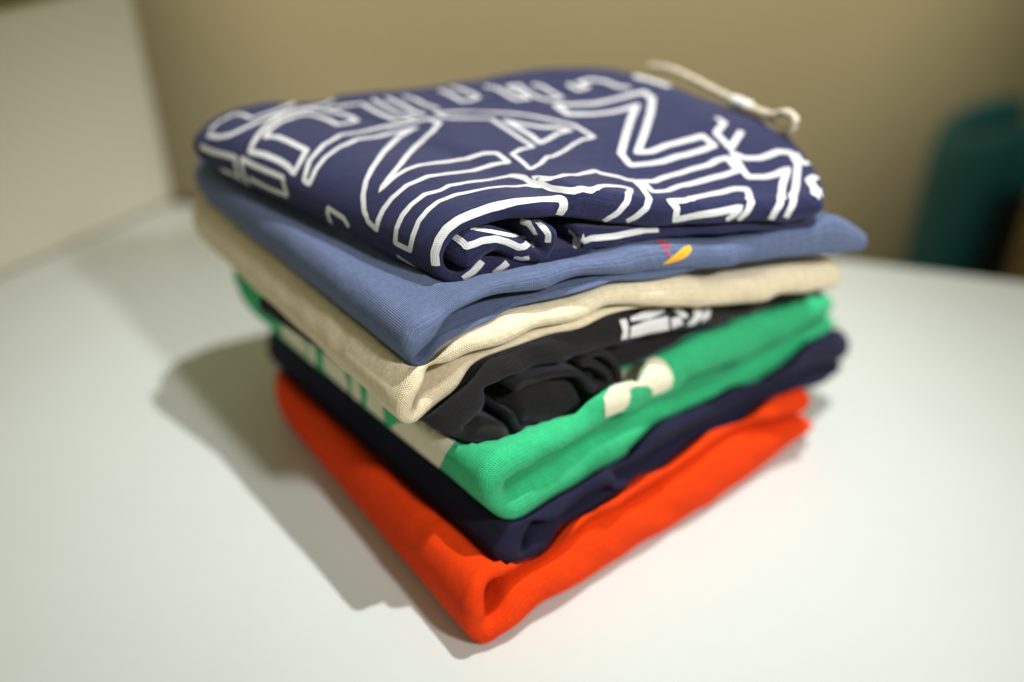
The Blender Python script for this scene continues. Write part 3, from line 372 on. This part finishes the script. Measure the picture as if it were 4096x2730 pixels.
def stroke_geo(P, uv, sign, pts, width, closed, off):
    """ribbon of ink along a polyline in grid coordinates, mitred at its corners"""
    pts = np.array(pts, float)
    if closed: pts = np.vstack([pts, pts[:1]])
    W = sample(P, pts[:, 0], pts[:, 1])
    out = []
    for k in range(len(pts)-1):
        n = max(1, int(np.ceil(np.linalg.norm(W[k+1]-W[k])/.0012)))
        for t in range(n): out.append(pts[k]*(1-t/n)+pts[k+1]*t/n)
    if not closed: out.append(pts[-1])
    q = np.array(out)
    for _ in range(1):   # relax tiny kinks
        a, b = np.roll(q, 1, 0), np.roll(q, -1, 0)
        m = (a+b+2*q)/4
        if not closed: m[0] = q[0]; m[-1] = q[-1]
        q = m
    C = sample(P, q[:, 0], q[:, 1]); n = frame(P, q[:, 0], q[:, 1])*sign
    if closed: nx, pv = np.roll(C, -1, 0), np.roll(C, 1, 0)
    else: nx, pv = np.vstack([C[1:], 2*C[-1:]-C[-2:-1]]), np.vstack([2*C[:1]-C[1:2], C[:-1]])
    d1 = C-pv; d2 = nx-C
    d1 /= np.linalg.norm(d1, axis=1)[:, None]+1e-12; d2 /= np.linalg.norm(d2, axis=1)[:, None]+1e-12
    s1 = np.cross(n, d1); s2 = np.cross(n, d2)
    m = s1+s2; m /= np.linalg.norm(m, axis=1)[:, None]+1e-9
    ml = 1/np.maximum(.45, np.sum(m*s1, 1))
    # convert the sideways offsets to grid steps so that the ribbon's edges also lie on the cloth
    e = .5
    gi = (sample(P, q[:, 0]+e, q[:, 1])-sample(P, q[:, 0]-e, q[:, 1]))/(2*e)
    gr = (sample(P, q[:, 0], q[:, 1]+e)-sample(P, q[:, 0], q[:, 1]-e))/(2*e)
    def togrid(v):
        a11 = np.sum(gi*gi, 1); a12 = np.sum(gi*gr, 1); a22 = np.sum(gr*gr, 1)
        b1 = np.sum(gi*v, 1); b2 = np.sum(gr*v, 1); D = a11*a22-a12*a12+1e-16
        return np.stack([(a22*b1-a12*b2)/D, (a11*b2-a12*b1)/D], 1)
    V = []; UV = []
    for f in (-1, -.5, 0, .5, 1):
        sft = togrid(m*(ml*width/2*f)[:, None])
        lim = np.array([6., 8.]); sft = np.clip(sft, -lim, lim)
        qq = q+sft
        V.append(sample(P, qq[:, 0], qq[:, 1])+frame(P, qq[:, 0], qq[:, 1])*sign*off)
        UV.append(sample(uv, qq[:, 0], qq[:, 1]))
    V = np.stack(V, 1); UV = np.stack(UV, 1); F = []
    K = len(q); 
    for k in range(K if closed else K-1):
        k2 = (k+1) % K
        for j in range(4): F.append((k*5+j, k*5+j+1, k2*5+j+1, k2*5+j))
    return V.reshape(-1, 3), UV.reshape(-1, 2), F

def print_strokes(part, key, k, strokes, m, parent, off=.00035):
    P, uv = GRIDS[(key, k)]
    # which way is outwards: compare with the middle of the cloth thickness
    VV = []; UU = []; FF = []; base = 0
    for s in strokes:
        if s['k'] != k or len(s['p']) < 2: continue
        V, U, F = stroke_geo(P, uv, out_sign(key, k), s['p'], s['w'], s.get('c', 0), off)
        VV.append(V); UU.append(U); FF += [tuple(i+base for i in f) for f in F]; base += len(V)
    if not VV: return None
    o = link_mesh(part, np.vstack(VV), FF, m, None, np.vstack(UU))
    return adopt(o, parent)

def print_patches(part, key, k, polys, m, parent, off=.0004, step=1.0):
    """filled areas of ink: polygon in grid coordinates, cut along the cloth's grid lines and laid on it"""
    P, uv = GRIDS[(key, k)]
    bm = bmesh.new()
    for poly in polys:
        if poly['k'] != k: continue
        pts = poly['p']
        vs = [bm.verts.new((a, b, 0)) for a, b in pts]
        f = bm.faces.new(vs)
    bmesh.ops.triangulate(bm, faces=bm.faces[:])
    xs = [v.co.x for v in bm.verts]; ys = [v.co.y for v in bm.verts]
    for axis, vals in ((0, xs), (1, ys)):
        v = math.floor(min(vals))+step
        while v < max(vals):
            co = [0, 0, 0]; no = [0, 0, 0]; co[axis] = v; no[axis] = 1
            bmesh.ops.bisect_plane(bm, geom=bm.verts[:]+bm.edges[:]+bm.faces[:], plane_co=co, plane_no=no)
            v += step
    bm.verts.index_update()
    q = np.array([(v.co.x, v.co.y) for v in bm.verts])
    F = [tuple(v.index for v in f.verts) for f in bm.faces]
    bm.free()
    V = sample(P, q[:, 0], q[:, 1])+frame(P, q[:, 0], q[:, 1])*out_sign(key, k)*off
    o = link_mesh(part, V, F, m, None, sample(uv, q[:, 0], q[:, 1]))
    return adopt(o, parent)

# ================================================================ the setting
def noise_col(c1, c2, scale, rough=None, bump=0):
    def b(nt, p):
        N = nt.nodes; Lk = nt.links
        tc = N.new('ShaderNodeTexCoord')
        n = N.new('ShaderNodeTexNoise'); n.inputs['Scale'].default_value = scale; n.inputs['Detail'].default_value = 5
        Lk.new(tc.outputs['Object'], n.inputs['Vector'])
        mx = N.new('ShaderNodeMix'); mx.data_type = 'RGBA'
        mx.inputs[6].default_value = (*c1, 1); mx.inputs[7].default_value = (*c2, 1)
        Lk.new(n.outputs[0], mx.inputs[0]); Lk.new(mx.outputs[2], p.inputs['Base Color'])
        if bump:
            bp = N.new('ShaderNodeBump'); bp.inputs['Strength'].default_value = bump; bp.inputs['Distance'].default_value = .001
            Lk.new(n.outputs[0], bp.inputs['Height']); Lk.new(bp.outputs[0], p.inputs['Normal'])
    return b

def prism(name, pts, z0, z1, m, parent=None, bevel=0.0, seg=3):
    bm = bmesh.new()
    lo = [bm.verts.new((x, y, z0)) for x, y in pts]; hi = [bm.verts.new((x, y, z1)) for x, y in pts]
    n = len(pts)
    bm.faces.new(lo[::-1]); bm.faces.new(hi)
    for i in range(n): bm.faces.new((lo[i], lo[(i+1) % n], hi[(i+1) % n], hi[i]))
    if bevel: bmesh.ops.bevel(bm, geom=bm.edges[:], offset=bevel, segments=seg, affect='EDGES', profile=.5)
    me = bpy.data.meshes.new(name)
    bmesh.ops.recalc_face_normals(bm, faces=bm.faces); bm.to_mesh(me); bm.free()
    me.materials.append(m)
    o = bpy.data.objects.new(name, me); scene.collection.objects.link(o)
    if parent: adopt(o, parent)
    return o

M_['laminate'] = mat('white_laminate', (.78, .79, .76), .32, 0, .5, noise_col((.60, .625, .585), (.57, .595, .555), 9))
M_['wall'] = mat('khaki_wall_paint', (.5, .43, .27), .85, 0, .2, noise_col((.47, .405, .26), (.42, .36, .22), 2.5, bump=.1))
M_['panel'] = mat('pale_partition_paint', (.62, .58, .46), .6, 0, .3, noise_col((.70, .65, .51), (.65, .60, .46), 3))
M_['brown'] = mat('brown_trim', (.16, .10, .05), .5, 0, .4, noise_col((.17, .11, .055), (.12, .07, .03), 14))
M_['floor'] = mat('dark_floor', (.05, .045, .04), .6, 0, .4, noise_col((.05, .045, .04), (.03, .027, .024), 5))
M_['teal'] = fabric('teal_upholstery', (.016, .16, .20), sheen=.2)
M_['dark'] = mat('black_shell', (.008, .008, .008), .5, 0, .4)
M_['wood'] = mat('tan_wood', (.35, .25, .12), .5, 0, .4, noise_col((.38, .27, .13), (.28, .19, .09), 20))

fl = prism('floor', [(-4, -3), (5, -3), (5, 4), (-4, 4)], -.80, -.74, M_['floor']); tag(fl, kind='structure')

table = thing('table', (.2, .5, 0), 'white glossy laminate table carrying the stack of folded clothes', 'table')
prism('tabletop', [(-.70, -.30), (1.35, -.30), (1.35, .655), (.533, .903), (.368, .950), (-.411, 1.100), (-.537, .915), (-.70, .675)],
      -.03, 0, M_['laminate'], table, .0015)
prism('edge_trim', [(-.411, 1.1015), (-.10, 1.0418), (-.10, 1.054), (-.411, 1.114)], -.03, .006, M_['brown'], table, .002)
for x, y in ((-.35, .95), (1.1, .62), (-.5, -.15), (1.2, -.15)):
    prism('table_leg', [(x-.025, y-.025), (x+.025, y-.025), (x+.025, y+.025), (x-.025, y+.025)], -.74, -.0305, M_['laminate'], table, .003)

board = prism('partition_panel', [(-.4145, 1.0995), (-.412, 1.112), (-.425, 1.118), (-1.03, .242), (-1.018, .212)], .0, .252, M_['panel'], None, .002)
tag(board, 'low pale beige panel standing on the left edge of the white table', 'partition panel')

wall = prism('wall', [(-3, 1.80), (4, 1.95), (4, 2.1), (-3, 2.1)], -.74, 2.6, M_['wall'])
tag(wall, 'plain khaki painted wall behind the white table', 'wall')

# teal chair behind the table, seen past its right corner
chair = thing('tub_chair', (.96, 1.53, -.74), 'teal upholstered tub chair with a black seat behind the right end of the table', 'chair')
def arc_band(name, cx, cy, r, th, angs, zlo, zhi, m, parent):
    V = []; F = []; K = 12
    n = len(angs)
    for a, lo, hi in zip(angs, zlo, zhi):
        for q in range(K):
            p = 2*math.pi*q/K
            ex = abs(math.cos(p))**.6*math.copysign(1, math.cos(p)); ez = abs(math.sin(p))**.6*math.copysign(1, math.sin(p))
            rr = r+th/2*ex; z = (lo+hi)/2+(hi-lo)/2*ez
            V.append((cx+rr*math.cos(a), cy+rr*math.sin(a), z))
    for i in range(n-1):
        for q in range(K):
            q2 = (q+1) % K
            F.append((i*K+q, i*K+q2, (i+1)*K+q2, (i+1)*K+q))
    F.append(tuple(range(K))); F.append(tuple((n-1)*K+q for q in range(K)))
    return adopt(link_mesh(name, V, F, m), parent)
aa = np.radians(np.linspace(100, 330, 40)); t = np.linspace(0, 1, 40)
hi = -.10+.115*np.clip((t-.33)/.22, 0, 1)**.8
lo = -.46+.34*np.clip((t-.415)/.05, 0, 1)
arc_band('backrest', .985, 1.53, .255, .055, aa, lo, hi, M_['teal'], chair)
aa2 = np.radians(np.linspace(0, 350, 36)); 
arc_band('seat', .96, 1.53, .11, .22, aa2, aa2*0-.47, aa2*0-.30, M_['dark'], chair)
arc_band('inner_shell', .96, 1.53, .21, .02, np.radians(np.linspace(60, 335, 30)), np.full(30, -.45), np.full(30, -.14), M_['dark'], chair)
prism('armrest', [(.712, 1.255), (.80, 1.215), (.81, 1.235), (.722, 1.275)], -.20, -.05, M_['wood'], chair, .006)
for q in range(4):
    a = math.radians(45+90*q); x, y = .96+.2*math.cos(a), 1.53+.2*math.sin(a)
    prism('leg', [(x-.015, y-.015), (x+.015, y-.015), (x+.015, y+.015), (x-.015, y+.015)], -.74, -.45, M_['wood'], chair, .003)


def garment(key, name, label, parts, m):
    q = np.array(DATA[key]['quad']); c = q.mean(0)
    t = thing(name, (float(c[0]), float(c[1]), DATA[key]['z0']), label, 'folded clothes', 'folded clothes in one stack on the white table')
    for k, part in enumerate(parts+['inner_layers']):
        cloth_part(part, key, k, m, t)
    return t
red = garment('red', 'folded_sweatshirt', 'bright orange red sweatshirt at the very bottom of the folded stack', ['folded_body'], M_['red'])
navy2 = garment('navy2', 'folded_sweatshirt', 'plain dark navy sweatshirt between the red and the green ones', ['folded_body'], M_['navy2'])
green = garment('green', 'folded_sweatshirt', 'bright green sweatshirt with large cream printed shapes, above the plain dark navy one', ['folded_body'], M_['green'])
black = garment('black', 'folded_sweatshirt', 'black sweatshirt with a rolled sleeve and white print, between cream and green', ['folded_body', 'sleeve_edge', 'rolled_sleeve', 'lower_fold'], M_['black'])
cream = garment('cream', 'folded_sweatshirt', 'plain cream textured knit top folded between the blue and black ones', ['folded_body'], M_['cream'])
blue = garment('blue', 'folded_sweatshirt', 'light denim blue sweatshirt with a small red and yellow motif, second from the top', ['folded_body'], M_['blue'])
navy = garment('navy', 'folded_sweatshirt', 'navy hooded top covered in white outlined letters, on top of the stack', ['folded_body', 'inner_roll'], M_['navy'])

M_['yellow_thread'] = mat('yellow_thread', (.75, .40, .03), .6, .1, .3)
M_['red_thread'] = mat('red_thread', (.55, .03, .05), .6, .1, .3)
print_strokes('letter_print', 'navy', 0, PRINTS['navy_strokes'], M_['white_print'], navy)
print_strokes('roll_print', 'navy', 1, PRINTS['navy_strokes'], M_['white_print'], navy)
print_patches('front_print', 'green', 0, [p for p in PRINTS['green'][:1]], M_['cream_print'], green)
print_patches('side_print', 'green', 0, [p for p in PRINTS['green'][1:]], M_['cream_print'], green)
print_patches('chest_print', 'black', 0, PRINTS['black'], M_['white_print'], black)
print_patches('yellow_motif', 'blue', 0, [p for p in PRINTS['blue'] if p['m'][0] == 'y'], M_['yellow_thread'], blue)
print_patches('red_motif', 'blue', 0, [p for p in PRINTS['blue'] if p['m'][0] == 'r'], M_['red_thread'], blue)

def tube(name, pts, rad, m, parent, closed=False, twist=0):
    path = smooth_path(np.array(pts), 60); K = 10; V = []; F = []
    n = len(path)
    for k in range(n):
        d = path[min(k+1, n-1)]-path[max(k-1, 0)]; d /= np.linalg.norm(d)
        up = np.array([0, 0, 1.]); s = np.cross(d, up); s /= np.linalg.norm(s); u = np.cross(s, d)
        for q in range(K):
            a = 2*math.pi*q/K
            r = rad*(1+.12*math.sin(3*a+k*.9*twist))
            V.append(path[k]+s*math.cos(a)*r+u*math.sin(a)*r)
    for k in range(n-1):
        for q in range(K): F.append((k*K+q, k*K+(q+1) % K, (k+1)*K+(q+1) % K, (k+1)*K+q))
    F.append(tuple(range(K))); F.append(tuple((n-1)*K+q for q in range(K)))
    return adopt(link_mesh(name, V, F, m, None, np.array([(v[0], v[1]) for v in V])), parent)
M_['cord'] = mat('beige_cord', (.66, .52, .36), .8, .1, .2, knit((.82, .72, .55), (.66, .55, .40), pitch=.002))
M_['metal_tip'] = mat('white_cord_tip', (.80, .78, .74), .4, 0, .5)
cd = PRINTS['cord']
ds = tube('drawstring', cd['cord'], .0028, M_['cord'], navy, twist=1)
t_ = tube('cord_tip', cd['tip'], .0048, M_['metal_tip'], navy); t_.parent = ds; t_.matrix_parent_inverse = Matrix.Identity(4)
l_ = tube('cord_loop', cd['loop'], .0030, M_['cord'], navy, twist=1); l_.parent = ds; l_.matrix_parent_inverse = Matrix.Identity(4)
